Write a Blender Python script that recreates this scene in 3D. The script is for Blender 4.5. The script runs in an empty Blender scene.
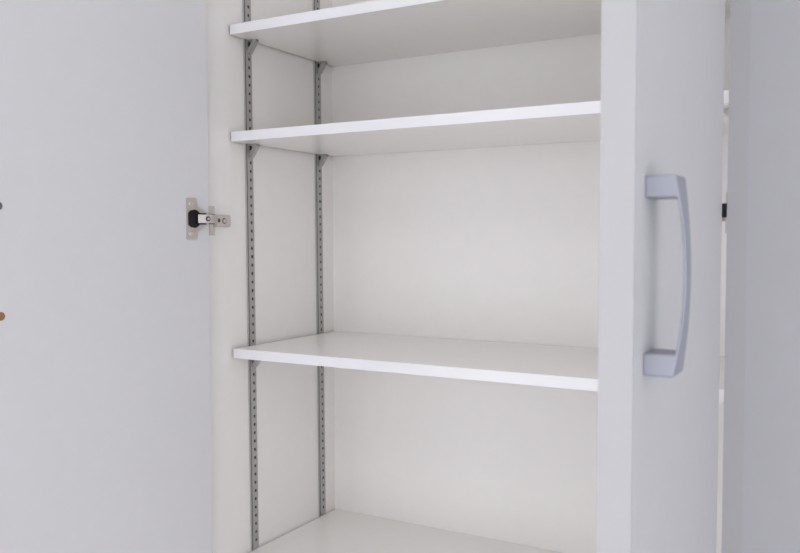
import bpy, bmesh, math
from mathutils import Vector, Matrix

# ------------------------------------------------------------------ camera, world, light
S = 1.17e-3            # one drawing unit in metres
EYE = 1.5              # eye height above the floor
def V(x, y, z): return Vector((x*S, y*S, z*S + EYE))
scn = bpy.context.scene
C = scn.collection
scn.view_settings.view_transform = 'Standard'
scn.view_settings.look = 'None'
scn.view_settings.gamma = 1.0
scn.view_settings.use_curve_mapping = False
scn.view_settings.exposure = 0.0
scn.cycles.use_denoising = True
scn.cycles.max_bounces = 16
scn.cycles.diffuse_bounces = 10

yaw, pit, rol = map(math.radians, (29.816, 2.647, -0.106))
F = Vector((-math.sin(yaw)*math.cos(pit), math.cos(yaw)*math.cos(pit), -math.sin(pit)))
R = Vector((math.cos(yaw), math.sin(yaw), 0)); U = R.cross(F)
R2 = R*math.cos(rol) + U*math.sin(rol); U2 = -R*math.sin(rol) + U*math.cos(rol)
cam = bpy.data.objects.new('camera', bpy.data.cameras.new('camera')); C.objects.link(cam)
M = Matrix((R2, U2, -F)).transposed().to_4x4(); M.translation = V(809.18, -923.18, 0)
cam.matrix_world = M
cam.data.sensor_width = 36; cam.data.lens = 833.875/800*36
cam.data.clip_start = 0.02
cam.data.dof.use_dof = True; cam.data.dof.focus_distance = 1.45; cam.data.dof.aperture_fstop = 9.0
scn.camera = cam

w = bpy.data.worlds.new('world'); scn.world = w; w.use_nodes = True
w.node_tree.nodes['Background'].inputs[0].default_value = (0.75, 0.82, 1.0, 1)
w.node_tree.nodes['Background'].inputs[1].default_value = 1.0

def area(name, loc, target, sx, sy, power, col):
    l = bpy.data.lights.new(name, 'AREA'); l.shape = 'RECTANGLE'; l.size = sx; l.size_y = sy
    l.energy = power; l.color = col
    o = bpy.data.objects.new(name, l); C.objects.link(o); o.location = loc
    o.rotation_euler = (Vector(target) - Vector(loc)).to_track_quat('-Z', 'Y').to_euler()
    return o
RX0, RX1, RY0, RY1, RH = -1.9, 2.9, -3.2, 0.335, 2.6      # the room
WZ0, WZ1 = 0.15, 2.2                                     # sill and head of the unseen windows, sill kept low to brighten below
POW = dict(left=41.5, front_left=4.3, front_right=17.0, right=8.2, lamp=4.2)
WIN = {'front_left': ('y', RY0, -1.3, 0.3), 'front_right': ('y', RY0, 0.9, 2.5),
       'left': ('x', RX0, -2.6, -1.0), 'right': ('x', RX1, -2.6, -1.0)}  # unseen windows; the two on the right side are added fill light
for k, (ax, p, a0, a1) in WIN.items():
    q = (a0+a1)/2; zm = (WZ0+WZ1)/2; inn = 0.03 if p < 0 else -0.03
    loc = (q, p+inn, zm) if ax == 'y' else (p+inn, q, zm)
    tgt = (q, p+inn*50, zm) if ax == 'y' else (p+inn*50, q, zm)
    area('unseen_window_light_' + k, loc, tgt, a1-a0-.1, WZ1-WZ0-.1, POW[k], (0.952, 0.937, 0.982))
area('added_ceiling_light', (0.5, -1.7, RH-0.12), (0.5, -1.7, 0), 0.5, 0.5, POW['lamp'], (1.0, 0.96, 0.90))  # unseen lamp added to lift the middle brightness

# ------------------------------------------------------------------ materials
def mat(name, col, rough=0.5, metal=0.0, spec=0.5, noise=0.0, nscale=300, bump=0.0, bscale=900, coat=0.0):
    m = bpy.data.materials.new(name); m.use_nodes = True
    nt = m.node_tree; b = nt.nodes['Principled BSDF']
    b.inputs['Roughness'].default_value = rough; b.inputs['Metallic'].default_value = metal
    b.inputs['Specular IOR Level'].default_value = spec
    tc = nt.nodes.new('ShaderNodeTexCoord')
    n = nt.nodes.new('ShaderNodeTexNoise'); n.inputs['Scale'].default_value = nscale; n.inputs['Detail'].default_value = 3
    nt.links.new(tc.outputs['Object'], n.inputs['Vector'])
    r = nt.nodes.new('ShaderNodeValToRGB')
    r.color_ramp.elements[0].position = 0.3; r.color_ramp.elements[1].position = 0.7
    r.color_ramp.elements[0].color = [c*(1-noise) for c in col] + [1]
    r.color_ramp.elements[1].color = [min(1, c*(1+noise)) for c in col] + [1]
    nt.links.new(n.outputs['Fac'], r.inputs['Fac']); nt.links.new(r.outputs['Color'], b.inputs['Base Color'])
    if bump:
        n2 = nt.nodes.new('ShaderNodeTexNoise'); n2.inputs['Scale'].default_value = bscale
        nt.links.new(tc.outputs['Object'], n2.inputs['Vector'])
        bp = nt.nodes.new('ShaderNodeBump'); bp.inputs['Strength'].default_value = bump; bp.inputs['Distance'].default_value = 0.0005
        nt.links.new(n2.outputs['Fac'], bp.inputs['Height']); nt.links.new(bp.outputs['Normal'], b.inputs['Normal'])
    return m
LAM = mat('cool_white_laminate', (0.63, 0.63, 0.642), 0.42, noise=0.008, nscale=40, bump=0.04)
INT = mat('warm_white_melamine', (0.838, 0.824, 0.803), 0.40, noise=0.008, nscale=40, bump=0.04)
SHF = mat('white_shelf_melamine', (0.838, 0.824, 0.803), 0.26, noise=0.006, nscale=40, bump=0.02)
BAND = mat('white_edge_band', (0.78, 0.78, 0.795), 0.35, noise=0.004)
EDGE = mat('pale_grey_edge_band', (0.42, 0.42, 0.428), 0.45, noise=0.004)
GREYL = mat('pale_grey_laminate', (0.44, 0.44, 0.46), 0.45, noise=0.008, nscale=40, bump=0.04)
STEEL = mat('galvanised_steel', (0.44, 0.43, 0.422), 0.45, metal=0.55, noise=0.06, nscale=700)
NICKEL = mat('nickel_plated_steel', (0.64, 0.60, 0.565), 0.30, metal=0.85, noise=0.04, nscale=500)
GAPBROWN = mat('gap_shade_brown', (0.22, 0.15, 0.10), 0.9, noise=0.3, nscale=600)  # dark brown that deepens the shade beside the shelf ends
GAPGREY = mat('gap_shade_grey', (0.20, 0.20, 0.20), 0.5, metal=0.6)  # grey for the dark gap beside the shelf standards
DARK = mat('dark_slot', (0.035, 0.03, 0.028), 0.7)  # near-black standing for the shade in holes, also used on rings
BLACK = mat('black_plastic', (0.015, 0.015, 0.019), 0.6, spec=0.25)
SATIN = mat('satin_aluminium', (0.36, 0.375, 0.43), 0.5, metal=0.3, noise=0.02, nscale=900)
COPPER = mat('copper_screw', (0.30, 0.17, 0.09), 0.45, metal=0.5)
ZINC = mat('zinc_screw', (0.18, 0.18, 0.19), 0.4, metal=0.8)
PAINT = mat('white_wall_paint', (0.80, 0.80, 0.80), 0.8, noise=0.01, nscale=12, bump=0.1)
CEILM = mat('ceiling_paint', (0.85, 0.85, 0.85), 0.9, noise=0.01, nscale=12)
GLASS = mat('window_glass', (0.9, 0.95, 1.0), 0.05)
LAMPM = mat('lamp_diffuser', (0.9, 0.9, 0.88), 0.5)
def plank_floor():
    m = mat('pale_plank_floor', (0.64, 0.62, 0.6), 0.45)
    nt = m.node_tree; b = nt.nodes['Principled BSDF']
    tc = nt.nodes.new('ShaderNodeTexCoord'); br = nt.nodes.new('ShaderNodeTexBrick')
    br.inputs['Scale'].default_value = 1.0; br.inputs['Brick Width'].default_value = 1.2; br.inputs['Row Height'].default_value = 0.14
    br.inputs['Mortar Size'].default_value = 0.002
    br.inputs['Color1'].default_value = (0.66, 0.64, 0.62, 1); br.inputs['Color2'].default_value = (0.62, 0.60, 0.58, 1)
    br.inputs['Mortar'].default_value = (0.35, 0.33, 0.31, 1)
    nt.links.new(tc.outputs['Object'], br.inputs['Vector']); nt.links.new(br.outputs['Color'], b.inputs['Base Color'])
    return m
FLOORM = plank_floor()

# ------------------------------------------------------------------ mesh helpers
X, Y, Z = Vector((1,0,0)), Vector((0,1,0)), Vector((0,0,1))
def link(name, bm, m, parent=None, smooth=False, bevel=0.0):
    bmesh.ops.recalc_face_normals(bm, faces=bm.faces)
    me = bpy.data.meshes.new(name); bm.to_mesh(me); bm.free()
    me.materials.append(m)
    if smooth:
        for p in me.polygons: p.use_smooth = True
        me.set_sharp_from_angle(angle=math.radians(35))
    o = bpy.data.objects.new(name, me); C.objects.link(o)
    if bevel:
        bv = o.modifiers.new('bevel', 'BEVEL'); bv.width = bevel; bv.segments = 2; bv.limit_method = 'ANGLE'
    if parent: put(o, parent)
    return o
def put(o, parent):
    o.parent = parent
    bpy.context.view_layer.update()
    o.matrix_parent_inverse = parent.matrix_world.inverted()
def empty(name, loc, label=None, cat=None, group=None, parent=None):
    o = bpy.data.objects.new(name, None); C.objects.link(o); o.location = loc; o.empty_display_size = 0.05
    bpy.context.view_layer.update()
    if label: o['label'] = label; o['category'] = cat
    if group: o['group'] = group
    if parent: put(o, parent)
    return o
def structure(o): o['kind'] = 'structure'; return o
def prism(bm, pts, a, b):
    """pts: list of Vectors (drawing units) forming a polygon; extruded from +a to +b vectors"""
    A = [bm.verts.new(V(*(p+a))) for p in pts]; B = [bm.verts.new(V(*(p+b))) for p in pts]
    n = len(pts); bm.faces.new(A); bm.faces.new(list(reversed(B)))
    for i in range(n): bm.faces.new((A[i], B[i], B[(i+1)%n], A[(i+1)%n]))
def box(bm, x0, x1, y0, y1, z0, z1):
    prism(bm, [Vector((x0,y0,z0)), Vector((x1,y0,z0)), Vector((x1,y1,z0)), Vector((x0,y1,z0))], Vector(), Z*(z1-z0))
def slab(x0, x1, y0, y1, z0, z1):
    bm = bmesh.new(); box(bm, x0, x1, y0, y1, z0, z1); return bm
def mbox(x0, x1, y0, y1, z0, z1):
    bm = bmesh.new(); bmesh.ops.create_cube(bm, size=1)
    for v in bm.verts: v.co = Vector((x0+(v.co.x+.5)*(x1-x0), y0+(v.co.y+.5)*(y1-y0), z0+(v.co.z+.5)*(z1-z0)))
    return bm
def disc(bm, c, n, r, h, seg=24):
    """cylinder from point c, along unit n, height h"""
    n = n.normalized(); t = n.orthogonal().normalized(); s = n.cross(t)
    pts = [c + t*(r*math.cos(2*math.pi*i/seg)) + s*(r*math.sin(2*math.pi*i/seg)) for i in range(seg)]
    prism(bm, pts, Vector(), n*h)
def strip_loft(bm, sections):
    """sections: list of rings (same vertex count) of Vectors, closed ends"""
    rings = [[bm.verts.new(V(*p)) for p in r] for r in sections]
    n = len(rings[0])
    for a, b in zip(rings, rings[1:]):
        for i in range(n): bm.faces.new((a[i], a[(i+1)%n], b[(i+1)%n], b[i]))
    bm.faces.new(rings[0]); bm.faces.new(list(reversed(rings[-1])))

# ------------------------------------------------------------------ the room
structure(link('floor', mbox(RX0-.1, RX1+.1, RY0-.1, RY1+.1, -0.08, 0), FLOORM))
structure(link('ceiling', mbox(RX0-.1, RX1+.1, RY0-.1, RY1+.1, RH, RH+.08), CEILM))
structure(link('wall_back', mbox(RX0-.1, RX1+.1, RY1, RY1+.1, 0, RH), PAINT))
def add_box(bm, *a):
    b = mbox(*a); me = bpy.data.meshes.new('t'); b.to_mesh(me); b.free(); bm.from_mesh(me); bpy.data.meshes.remove(me)
def pierced(ax, p, lo, hi, holes):
    """a wall on plane p, 0.1 thick away from the room, with window openings"""
    bm = bmesh.new(); t0, t1 = (p-.1, p) if p < 0 else (p, p+.1)
    def seg(a, b, z0, z1):
        if ax == 'y': add_box(bm, a, b, t0, t1, z0, z1)
        else: add_box(bm, t0, t1, a, b, z0, z1)
    x = lo
    for a, b in sorted(holes):
        seg(x, a, 0, RH); seg(a, b, 0, WZ0); seg(a, b, WZ1, RH); x = b
    seg(x, hi, 0, RH); return bm
def holes(side, p): return [(a, b) for s_, q, a, b in WIN.values() if s_ == side and q == p]
structure(link('wall_left', pierced('x', RX0, RY0, RY1, holes('x', RX0)), PAINT))
structure(link('wall_right', pierced('x', RX1, RY0, RY1, holes('x', RX1)), PAINT))
structure(link('wall_front', pierced('y', RY0, RX0-.1, RX1+.1, holes('y', RY0)), PAINT))
for i, (ax, p, a0, a1) in enumerate(WIN.values()):
    root = empty('window_%d' % (i+1), (a0, p, WZ0) if ax == 'y' else (p, a0, WZ0)); structure(root)  # unseen; the right-hand pair goes with the added fill light
    o0, o1 = (p-.08, p-.03) if p < 0 else (p+.03, p+.08); t = .05; am = (a0+a1)/2
    def bar(bm, a, b, z0, z1, c0=o0, c1=o1):
        if ax == 'y': add_box(bm, a, b, c0, c1, z0, z1)
        else: add_box(bm, c0, c1, a, b, z0, z1)
    bm = bmesh.new(); bar(bm, a0, a0+t, WZ0, WZ1); bar(bm, a1-t, a1, WZ0, WZ1); bar(bm, a0+t, a1-t, WZ0, WZ0+t)
    bar(bm, a0+t, a1-t, WZ1-t, WZ1); bar(bm, am-.025, am+.025, WZ0+t, WZ1-t)
    link('window_frame', bm, BAND, root)
    bm = bmesh.new(); m_ = (o0+o1)/2; bar(bm, a0+t, a1-t, WZ0+t, WZ1-t, m_-.003, m_+.003); link('pane', bm, GLASS, root)
lr = empty('added_ceiling_lamp', (0.5, -1.7, RH), 'added square white flush lamp on the unseen ceiling, brightening the cupboard', 'lamp')
link('lamp_base', mbox(.22, .78, -1.98, -1.42, RH-.04, RH), BAND, lr)
link('lamp_diffuser', mbox(.25, .75, -1.95, -1.45, RH-.09, RH-.04), LAMPM, lr, bevel=.01)

# ------------------------------------------------------------------ the cupboard
WL, WR = -1.5, 679.0          # inner faces of the side panels
YF, D = -46.0, 261.4          # front edges of the carcass, inner face of the back
T = 13.67
S1, S2, S3, ZF = 290.0, 138.64, -173.65, -470.15     # undersides of three shelves, top of the fixed bottom board
ZB, ZT = -1282.0, 640.0
TH = 19.0                     # side panel thickness
cup = empty('cupboard', V(338, 100, ZB),
            'tall white double-door cupboard standing open, with metal shelf strips inside', 'cupboard')
for x0, x1 in ((WL-TH, WL), (WR, WR+TH)):
    sp = link('side_panel', slab(x0, x1, YF+1, D+8, ZB, ZT), INT, cup)
    link('edge_band', slab(x0, x1, YF, YF+1, ZB, ZT), EDGE, sp)
link('back_panel', slab(WL, WR, D, D+8, ZB+80, ZT-18), INT, cup)
link('top_panel', slab(WL, WR, YF+24, D+8, ZT-18, ZT), INT, cup)
link('base_panel', slab(WL, WR, YF+24, D, ZB+62, ZB+80), INT, cup)
link('plinth', slab(WL, WR, YF+28, YF+44, ZB, ZB+62), LAM, cup)
bs = link('bottom_board', slab(1.6, WR-1.2, -2, D-.5, ZF-T, ZF), SHF, cup, bevel=0.0004)
link('edge_band', slab(1.6, WR-1.2, -3, -2, ZF-T, ZF), BAND, bs)

# slotted shelf standards --------------------------------------------------
PITCH = 12.62; HZ0 = 338.6
def standard(side, y0, y1, zb, zt, lean):
    """thin channel with punched holes; side=+1 on the left wall, -1 on the right"""
    wx = WL if side > 0 else WR
    h = 2.7; fx = wx + side*h; ix = wx + side*0.35
    yc = (y0+y1)/2 + 2.0
    bm = bmesh.new()
    def vv(x, y, z): return bm.verts.new(V(x, y, z))
    k0 = math.ceil((HZ0 - zt + 3)/PITCH); k1 = math.floor((HZ0 - zb - 3)/PITCH)
    zs = [HZ0 - k*PITCH for k in range(k0, k1+1)]
    hw, hh = 2.2, 2.4
    ring = [(-hw, -hh*.5), (-hw*.5, -hh), (hw*.5, -hh), (hw, -hh*.5), (hw, hh*.5), (hw*.5, hh), (-hw*.5, hh), (-hw, hh*.5)]
    def quad(a, b, c, d): bm.faces.new([vv(*q) for q in (a, b, c, d)])
    zp = zb
    for z in reversed(zs):
        a, b = z-PITCH/2, z+PITCH/2
        a = max(a, zb); b = min(b, zt)
        inner = [vv(fx, yc+p, z+q) for p, q in ring]
        deep = [vv(fx-side*1.3, yc+p, z+q) for p, q in ring]
        bl, br, tr, tl = vv(fx, y0+.8, a), vv(fx, y1-.8, a), vv(fx, y1-.8, b), vv(fx, y0+.8, b)
        i = inner
        bm.faces.new((bl, br, i[2], i[1])); bm.faces.new((br, i[3], i[2]))
        bm.faces.new((br, tr, i[4], i[3])); bm.faces.new((tr, i[5], i[4]))
        bm.faces.new((tr, tl, i[6], i[5])); bm.faces.new((tl, i[7], i[6]))
        bm.faces.new((tl, bl, i[0], i[7])); bm.faces.new((bl, i[1], i[0]))
        for j in range(8): bm.faces.new((i[j], i[(j+1)%8], deep[(j+1)%8], deep[j]))
    lo, hi = zs[-1]-PITCH/2, zs[0]+PITCH/2
    lo = max(lo, zb); hi = min(hi, zt)
    if lo > zb: quad((fx, y0+.8, zb), (fx, y1-.8, zb), (fx, y1-.8, lo), (fx, y0+.8, lo))
    if hi < zt: quad((fx, y0+.8, hi), (fx, y1-.8, hi), (fx, y1-.8, zt), (fx, y0+.8, zt))
    for ya, yb in ((y0, y0+.8), (y1, y1-.8)):
        quad((fx, yb, zb), (fx-side*.8, ya, zb), (fx-side*.8, ya, zt), (fx, yb, zt))
        quad((fx-side*.8, ya, zb), (wx, ya, zb), (wx, ya, zt), (fx-side*.8, ya, zt))
    for z in (zb, zt):
        bm.faces.new([vv(*q) for q in ((fx, y0+.8, z), (fx, y1-.8, z), (fx-side*.8, y1, z), (wx, y1, z), (wx, y0, z), (fx-side*.8, y0, z))])
    bmesh.ops.remove_doubles(bm, verts=bm.verts, dist=1e-7)
    st = link('shelf_standard', bm, STEEL, cup)
    link('slot_shadow_liner', slab(*sorted((fx-side*1.35, fx-side*1.75)), y0+1, y1-1, zb+.5, zt-.5), DARK, st).name = 'slot_shade_backing'  # dark sheet added behind the holes to give their shade
    link('side_gap_shade', slab(*sorted((fx, fx+side*.15)), y0, y0+2.6, zb, zt), GAPGREY, st)  # dark strip added for the shaded gap along the channel's front edge
    for s in (S1, S2, S3): clip(st, side, fx, yc, s)
    a, b = lean
    for o in [st] + list(st.children):              # the strips are screwed on slightly out of plumb
        for v in o.data.vertices: v.co.y += S*(a + b*(130 - (v.co.z-EYE)/S)/590)
    return st
def clip(st, side, fx, yc, s):
    """bent sheet gusset hooked into the channel, carrying a shelf"""
    bm = bmesh.new()
    top = s - .3; L = 15.0; H = 19.0; w = 7.0; t = 1.1
    x = lambda d: fx + side*(d + .15)
    for y0 in (yc - w/2, yc + w/2 - t):
        for tri in ([(L-5, top), (L, top), (L, top-3.2), (3.2, top-H), (0, top-H), (0, top-H+5)],
                    [(0, top), (L-5, top), (L-6.5, top-2), (0, top-2)]):
            prism(bm, [Vector((x(a), y0, b)) for a, b in tri], Vector(), Y*t)
    # top tongue and sloping web
    prism(bm, [Vector((x(a), yc-w/2+t, b)) for a, b in ((0, top), (L, top), (L, top-t), (0, top-t))], Vector(), Y*(w-2*t))
    prism(bm, [Vector((x(a), yc-w/2+t, b)) for a, b in ((L, top-3), (3, top-H), (3-1.2, top-H), (L-1.5, top-3))], Vector(), Y*(w-2*t))
    cl = link('shelf_clip', bm, STEEL, st)
    link('hook_slot_shade', slab(*sorted((fx+side*.02, fx+side*.3)), yc-2.6, yc+2.6, top-8.5, top-2.2), DARK, st)  # dark slab on the face, standing for a shaded hole
for side in (1, -1):
    standard(side, 35.2, 51.4, ZF+1.2, 600, (-2.2, 4.6))
    standard(side, 210.5, 227.8, ZF+1.2, 600, (-2.2, 5.4))

# doors ----------------------------------------------------------------------
ZC = 26.5                     # height of the hinge in view
def door_slab(H, Dv, N, L, t, zb, zt):
    a = [H, H + Dv*L, H + Dv*L - N*t, H - N*t]
    bm = bmesh.new(); prism(bm, [Vector((p.x, p.y, zb)) for p in a], Vector(), Z*(zt-zb)); return bm
def cut(o, bm):
    me = bpy.data.meshes.new('c'); bmesh.ops.recalc_face_normals(bm, faces=bm.faces); bm.to_mesh(me); bm.free()
    c = bpy.data.objects.new('c', me); C.objects.link(c)
    b = o.modifiers.new('b', 'BOOLEAN'); b.operation = 'DIFFERENCE'; b.solver = 'EXACT'; b.object = c
    bpy.context.view_layer.update()
    dg = bpy.context.evaluated_depsgraph_get()
    new = bpy.data.meshes.new_from_object(o.evaluated_get(dg)); o.modifiers.clear(); o.data = new
    bpy.data.objects.remove(c); bpy.data.meshes.remove(me)
HINGES = (ZC, -1130.0, -560.0, 560.0)
def make_door(H, Dv, N, L, t, label):
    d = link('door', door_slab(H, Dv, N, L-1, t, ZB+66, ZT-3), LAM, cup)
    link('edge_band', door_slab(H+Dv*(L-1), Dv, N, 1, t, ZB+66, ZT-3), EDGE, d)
    for zc in HINGES:
        b = bmesh.new(); disc(b, H + Dv*20.5 + Z*zc + N*2, -N, 14.6, 13, 32); cut(d, b)
    bv = d.modifiers.new('bevel', 'BEVEL'); bv.width = .0007; bv.segments = 2; bv.limit_method = 'ANGLE'; bv.angle_limit = math.radians(60)
    d['label'] = label
    return d
def hinge(H, Dv, N, side, zc):
    """concealed cup hinge; side=+1 for the left wall"""
    wx = WL if side > 0 else WR
    P = lambda a, n, z: H + Dv*a + N*n + Z*(zc+z)
    root = link('hinge', hinge_cup_plate(P, N), NICKEL, cup, smooth=True)
    # cup lining
    bm = bmesh.new(); seg = 32
    o_ = [P(20.5+14.4*math.cos(2*math.pi*i/seg), .2, 14.4*math.sin(2*math.pi*i/seg)) for i in range(seg)]
    i_ = [P(20.5+13.4*math.cos(2*math.pi*i/seg), .2, 13.4*math.sin(2*math.pi*i/seg)) for i in range(seg)]
    ib = [P(20.5+13*math.cos(2*math.pi*i/seg), -9.5, 13*math.sin(2*math.pi*i/seg)) for i in range(seg)]
    ob = [P(20.5+14.4*math.cos(2*math.pi*i/seg), -10.5, 14.4*math.sin(2*math.pi*i/seg)) for i in range(seg)]
    R_ = [[bm.verts.new(V(*p)) for p in r] for r in (ob, o_, i_, ib)]
    for a, b in zip(R_, R_[1:]):
        for i in range(seg): bm.faces.new((a[i], a[(i+1)%seg], b[(i+1)%seg], b[i]))
    bm.faces.new(R_[0]); bm.faces.new(R_[3])
    link('hinge_cup', bm, BLACK, root)
    # black cap in the mouth of the cup, for the shade of its deep opening
    bm = bmesh.new()
    oc = [(a+2.4, z) for a, z in ((14, -8), (18, -11.5), (27, -11.5), (31, -8), (31, 8), (27, 11.5), (18, 11.5), (14, 8))]
    ic = [(a+2.4, z) for a, z in ((17, -6.5), (20, -8), (25, -8), (27.5, -6.5), (27.5, 6.5), (25, 8), (20, 8), (17, 6.5))]
    R_ = [[bm.verts.new(V(*P(a, n, z))) for a, z in q] for q, n in ((oc, 1.3), (oc, 2.6), (ic, 2.6), (ic, -1.0))]
    for a, b in zip(R_, R_[1:]):
        for i in range(8): bm.faces.new((a[i], a[(i+1)%8], b[(i+1)%8], b[i]))
    bm.faces.new(R_[3])
    link('cup_shade_cap', bm, BLACK, root)
    for z in (-20.5, 20.5):
        bm = bmesh.new(); screw(bm, P(28, 1.1, z), N, 4.0); link('screw', bm, NICKEL, root, smooth=True)
    # arm: swings from the cup round the door end to the wall
    sx = side
    path = [P(19.0, 2.7, 0), P(14, 4.6, 0), P(9, 6.6, 0), P(2, 8.3, 0)]
    wp = lambda d, y: Vector((wx + sx*d, y, zc))
    path += [wp(15, -51.5), wp(12.5, -45.5), wp(9.5, -40), wp(9, -37)]
    def ribbon(path, h, t, z0=0.0):
        secs = []
        for i, p in enumerate(path):
            a = path[max(0, i-1)]; b = path[min(len(path)-1, i+1)]
            tg = (b-a); tg.z = 0; tg.normalize(); n = Vector((-tg.y, tg.x, 0))*sx
            secs.append([p + n*t + Z*(z0-h/2), p + n*t + Z*(z0+h/2), p - n*t + Z*(z0+h/2), p - n*t + Z*(z0-h/2)])
        bm = bmesh.new(); strip_loft(bm, secs); return bm
    link('hinge_arm', ribbon(path, 12, 1.2), NICKEL, root, bevel=.0004)
    for z0 in (-6.9, 6.9):
        link('hinge_link', ribbon(path[:3], 1.6, 2.6, z0), BLACK, root)
    bm = bmesh.new(); disc(bm, P(7.0, 8.2, 0), N, 3.4, 1.2)
    link('pivot_ring', bm, DARK, root)
    bm = bmesh.new(); disc(bm, P(7.0, 9.4, 0), N, 1.9, .5)
    link('pivot_screw', bm, NICKEL, root)
    # mounting plate on the wall
    def wbox(d0, d1, y0, y1, z0, z1):
        return slab(*sorted((wx+sx*d0, wx+sx*d1)), y0, y1, zc-2+z0, zc-2+z1)
    link('wing_plate', wbox(0, 1.6, -45.5, -34, -20.5, 20.5), NICKEL, root, bevel=.0008)
    link('mounting_plate', wbox(0, 6.0, -38, -7, -8.5, 8.5), NICKEL, root, bevel=.0012)
    link('plate_slider', wbox(6.0, 7.2, -36.5, -7, -6.5, 6.5), NICKEL, root, bevel=.0005)
    link('black_block', wbox(0.3, 6.0, -46.4, -38.2, -4.7, 9), BLACK, root)  # black block added between arm and wall
    bm = bmesh.new(); disc(bm, Vector((wx+sx*7.2, -32.5, zc-1.5)), X*sx, 2.9, .4); link('adjusting_slot', bm, DARK, root)
    bm = bmesh.new(); disc(bm, Vector((wx+sx*7.2, -21, zc-2)), X*sx, 4.0, .35); link('screw_ring', bm, DARK, root)
    bm = bmesh.new(); screw(bm, Vector((wx+sx*7.5, -21, zc-2)), X*sx, 2.9); link('screw', bm, NICKEL, root)
def screw(bm, c, n, r):
    n = n.normalized(); t = n.orthogonal().normalized(); s = n.cross(t); seg = 16
    rings = []
    for rr, h in ((r, 0), (r, .5), (r*.72, 1.1), (r*.3, 1.1)):
        rings.append([bm.verts.new(V(*(c + n*h + t*(rr*math.cos(2*math.pi*i/seg)) + s*(rr*math.sin(2*math.pi*i/seg))))) for i in range(seg)])
    ctr = bm.verts.new(V(*(c + n*.2)))
    bm.faces.new(rings[0])
    for a, b in zip(rings, rings[1:]):
        for i in range(seg): bm.faces.new((a[i], a[(i+1)%seg], b[(i+1)%seg], b[i]))
    for i in range(seg): bm.faces.new((rings[-1][i], rings[-1][(i+1)%seg], ctr))
def hinge_cup_plate(P, N):
    """flat flange: tall lug plate and a half round towards the door's end, open in the middle"""
    out = []
    out += [(36, 0), (36, -5), (36, -10), (36, -16), (36, -27), (35, -28), (27, -28), (20, -28), (19, -27), (19, -17.5)]
    for i in range(0, 13):
        an = math.radians(-80 + 160*i/12); out.append((22 - 17*math.cos(an), 17*math.sin(an)))
    out += [(19, 17.5), (19, 27), (20, 28), (27, 28), (35, 28), (36, 27), (36, 16), (36, 10), (36, 5)]
    # ring opening, same count of points, by projecting towards the centre
    cx, r = 23.0, 12.0
    def inner(p):
        a = math.atan2(p[1], p[0]-cx); return (cx + 9.5*math.cos(a), 12.5*math.sin(a))
    inn = [inner(p) for p in out]
    bm = bmesh.new(); n = len(out)
    A = [bm.verts.new(V(*P(a, 1.3, z))) for a, z in out]; B = [bm.verts.new(V(*P(a, 1.3, z))) for a, z in inn]
    A2 = [bm.verts.new(V(*P(a, .05, z))) for a, z in out]; B2 = [bm.verts.new(V(*P(a, .05, z))) for a, z in inn]
    for i in range(n):
        j = (i+1) % n
        bm.faces.new((A[i], A[j], B[j], B[i])); bm.faces.new((A2[i], A2[j], B2[j], B2[i]))
        bm.faces.new((A[i], A[j], A2[j], A2[i])); bm.faces.new((B[i], B[j], B2[j], B2[i]))
    return bm
def handle(door, O, Dv, Nout, zt, zb, parent):
    """bow handle: two square feet and an arched strap, standing off the door by Nout"""
    foot = 15.0; n = 28; t = 2.0
    zm = (zt+zb)/2; hh = (zt-zb)/2
    wid = lambda u: 16.0 + 16.0*abs(u)**2.2            # flared towards the feet
    def outd(u):  # stand-off of the outer face along the height, u in -1..1
        return 19.5 + 6.2*(1-abs(u)**2.0)
    pts_o = [(outd(-1+2*i/n), zm + hh*(-1+2*i/n)) for i in range(n+1)]
    ui = 1 - foot/hh
    pts_i = [(outd(ui*(1-2*i/n)) - t, zm + hh*ui*(1-2*i/n)) for i in range(n+1)]
    # outline of the side profile: foot bottom, outer arc, foot top, inner arc
    prof = [(0, zb)] + pts_o + [(0, zt), (0, zt-foot)] + pts_i + [(0, zb+foot)]
    nn = len(prof); bm = bmesh.new(); W0 = wid(1)
    def sides(d, z):
        u = (z-zm)/hh; wd = wid(u) if d > 1 else W0
        return (W0-wd)/2, (W0+wd)/2
    A = [bm.verts.new(V(*(O + Nout*d + Z*z - Dv*sides(d, z)[0]))) for d, z in prof]
    B = [bm.verts.new(V(*(O + Nout*d + Z*z - Dv*sides(d, z)[1]))) for d, z in prof]
    # side faces as quads between inner and outer arcs plus the feet
    io = 1; it = 1+n+3
    for Q in (A, B):
        # strap: match outer i (bottom to top) with inner reversed
        oi = [Q[io+i] for i in range(n+1)]; ii = [Q[it+n-i] for i in range(n+1)]
        for i in range(n): bm.faces.new((oi[i], oi[i+1], ii[i+1], ii[i]))
        bm.faces.new((Q[0], oi[0], ii[0], Q[nn-1])); bm.faces.new((oi[n], Q[n+2], Q[n+3], ii[n]))
    for i in range(nn): bm.faces.new((A[i], A[(i+1)%nn], B[(i+1)%nn], B[i]))
    h = link('handle', bm, SATIN, door, bevel=.0012, smooth=True)
    h['label'] = 'satin grey bow handle'
    return h

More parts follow.
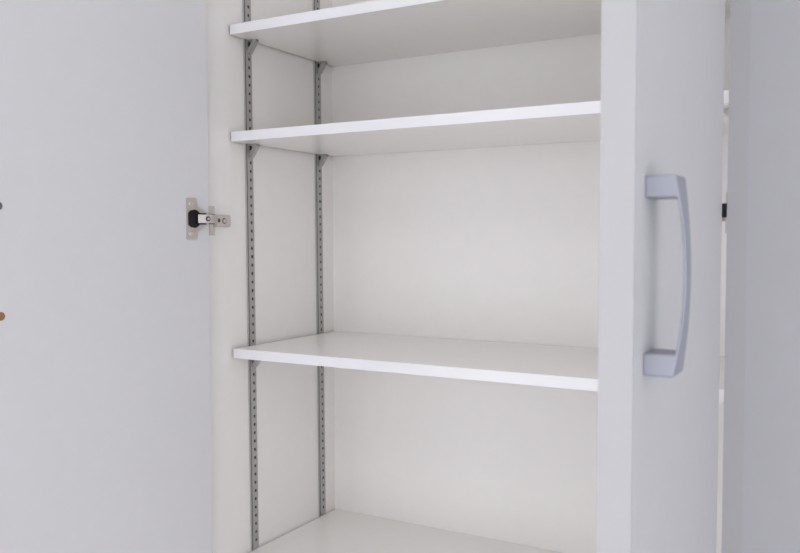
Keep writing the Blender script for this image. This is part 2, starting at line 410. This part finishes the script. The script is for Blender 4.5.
angL = math.radians(103)
HL, DL = Vector((10, -57, 0)), Vector((math.cos(angL), -math.sin(angL), 0)); NL = Vector((-DL.y, DL.x, 0))
HR, DR = Vector((652.2, -48.5, 0)), Vector((-0.001, -1, 0)).normalized(); NR = Vector((DR.y, -DR.x, 0))
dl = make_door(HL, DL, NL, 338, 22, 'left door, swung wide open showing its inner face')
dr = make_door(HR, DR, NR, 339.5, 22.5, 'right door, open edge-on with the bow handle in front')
for zc in HINGES:
    hinge(HL, DL, NL, 1, zc); hinge(HR, DR, NR, -1, zc)
handle(dr, HR + DR*312.5 - NR*22.5, DR, -NR, 41.2, -92.5, dr)
handle(dl, HL + DL*294.5 - NL*22, DL, -NL, 41.2, -92.5, dl)
for z, m in ((37.0, ZINC), (-88.0, COPPER)):
    bm = bmesh.new(); screw(bm, HL + DL*280.5 + Z*z + NL*.05, NL, 5.0)
    o = link('handle_screw', bm, m, dl, smooth=True)
    o['label'] = 'grey screw head' if m is ZINC else 'copper screw head'

# ------------------------------------------------------------------ removable shelves
for s, lab in ((S1, 'topmost white shelf board in the open cupboard, seen from below'),
               (S2, 'middle white shelf board in the open cupboard, just above the hinge'),
               (S3, 'lowest adjustable white shelf board in the cupboard, its glossy top showing')):
    e = empty('shelf', V(338, 130, s), lab, 'shelf', 'adjustable shelves in the cupboard')
    link('board', slab(2.3, WR-3.8, .9, D-.6, s, s+T), SHF, e)
    for xa in (1.7, WR-3.8): link('gap_shade_end', slab(xa, xa+.6, .9, D-.6, s, s+T), GAPBROWN, e)  # dark end strips added to darken the gap to the wall
    link('edge_band', slab(1.7, WR-3.2, 0, .9, s, s+T), BAND, e)

# ------------------------------------------------------------------ neighbouring cupboard
nb = empty('cupboard', V(930, 100, ZB), 'closed white cupboard standing right of the open one, only its plain front in view', 'cupboard')
NX0, NX1 = WR+TH+.03, 1170
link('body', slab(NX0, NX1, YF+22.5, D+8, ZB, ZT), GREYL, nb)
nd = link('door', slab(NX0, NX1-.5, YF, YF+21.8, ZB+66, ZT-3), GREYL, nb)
handle(nd, Vector((NX1-30, YF, 0)), X, -Y, 41.2, -92.5, nd)
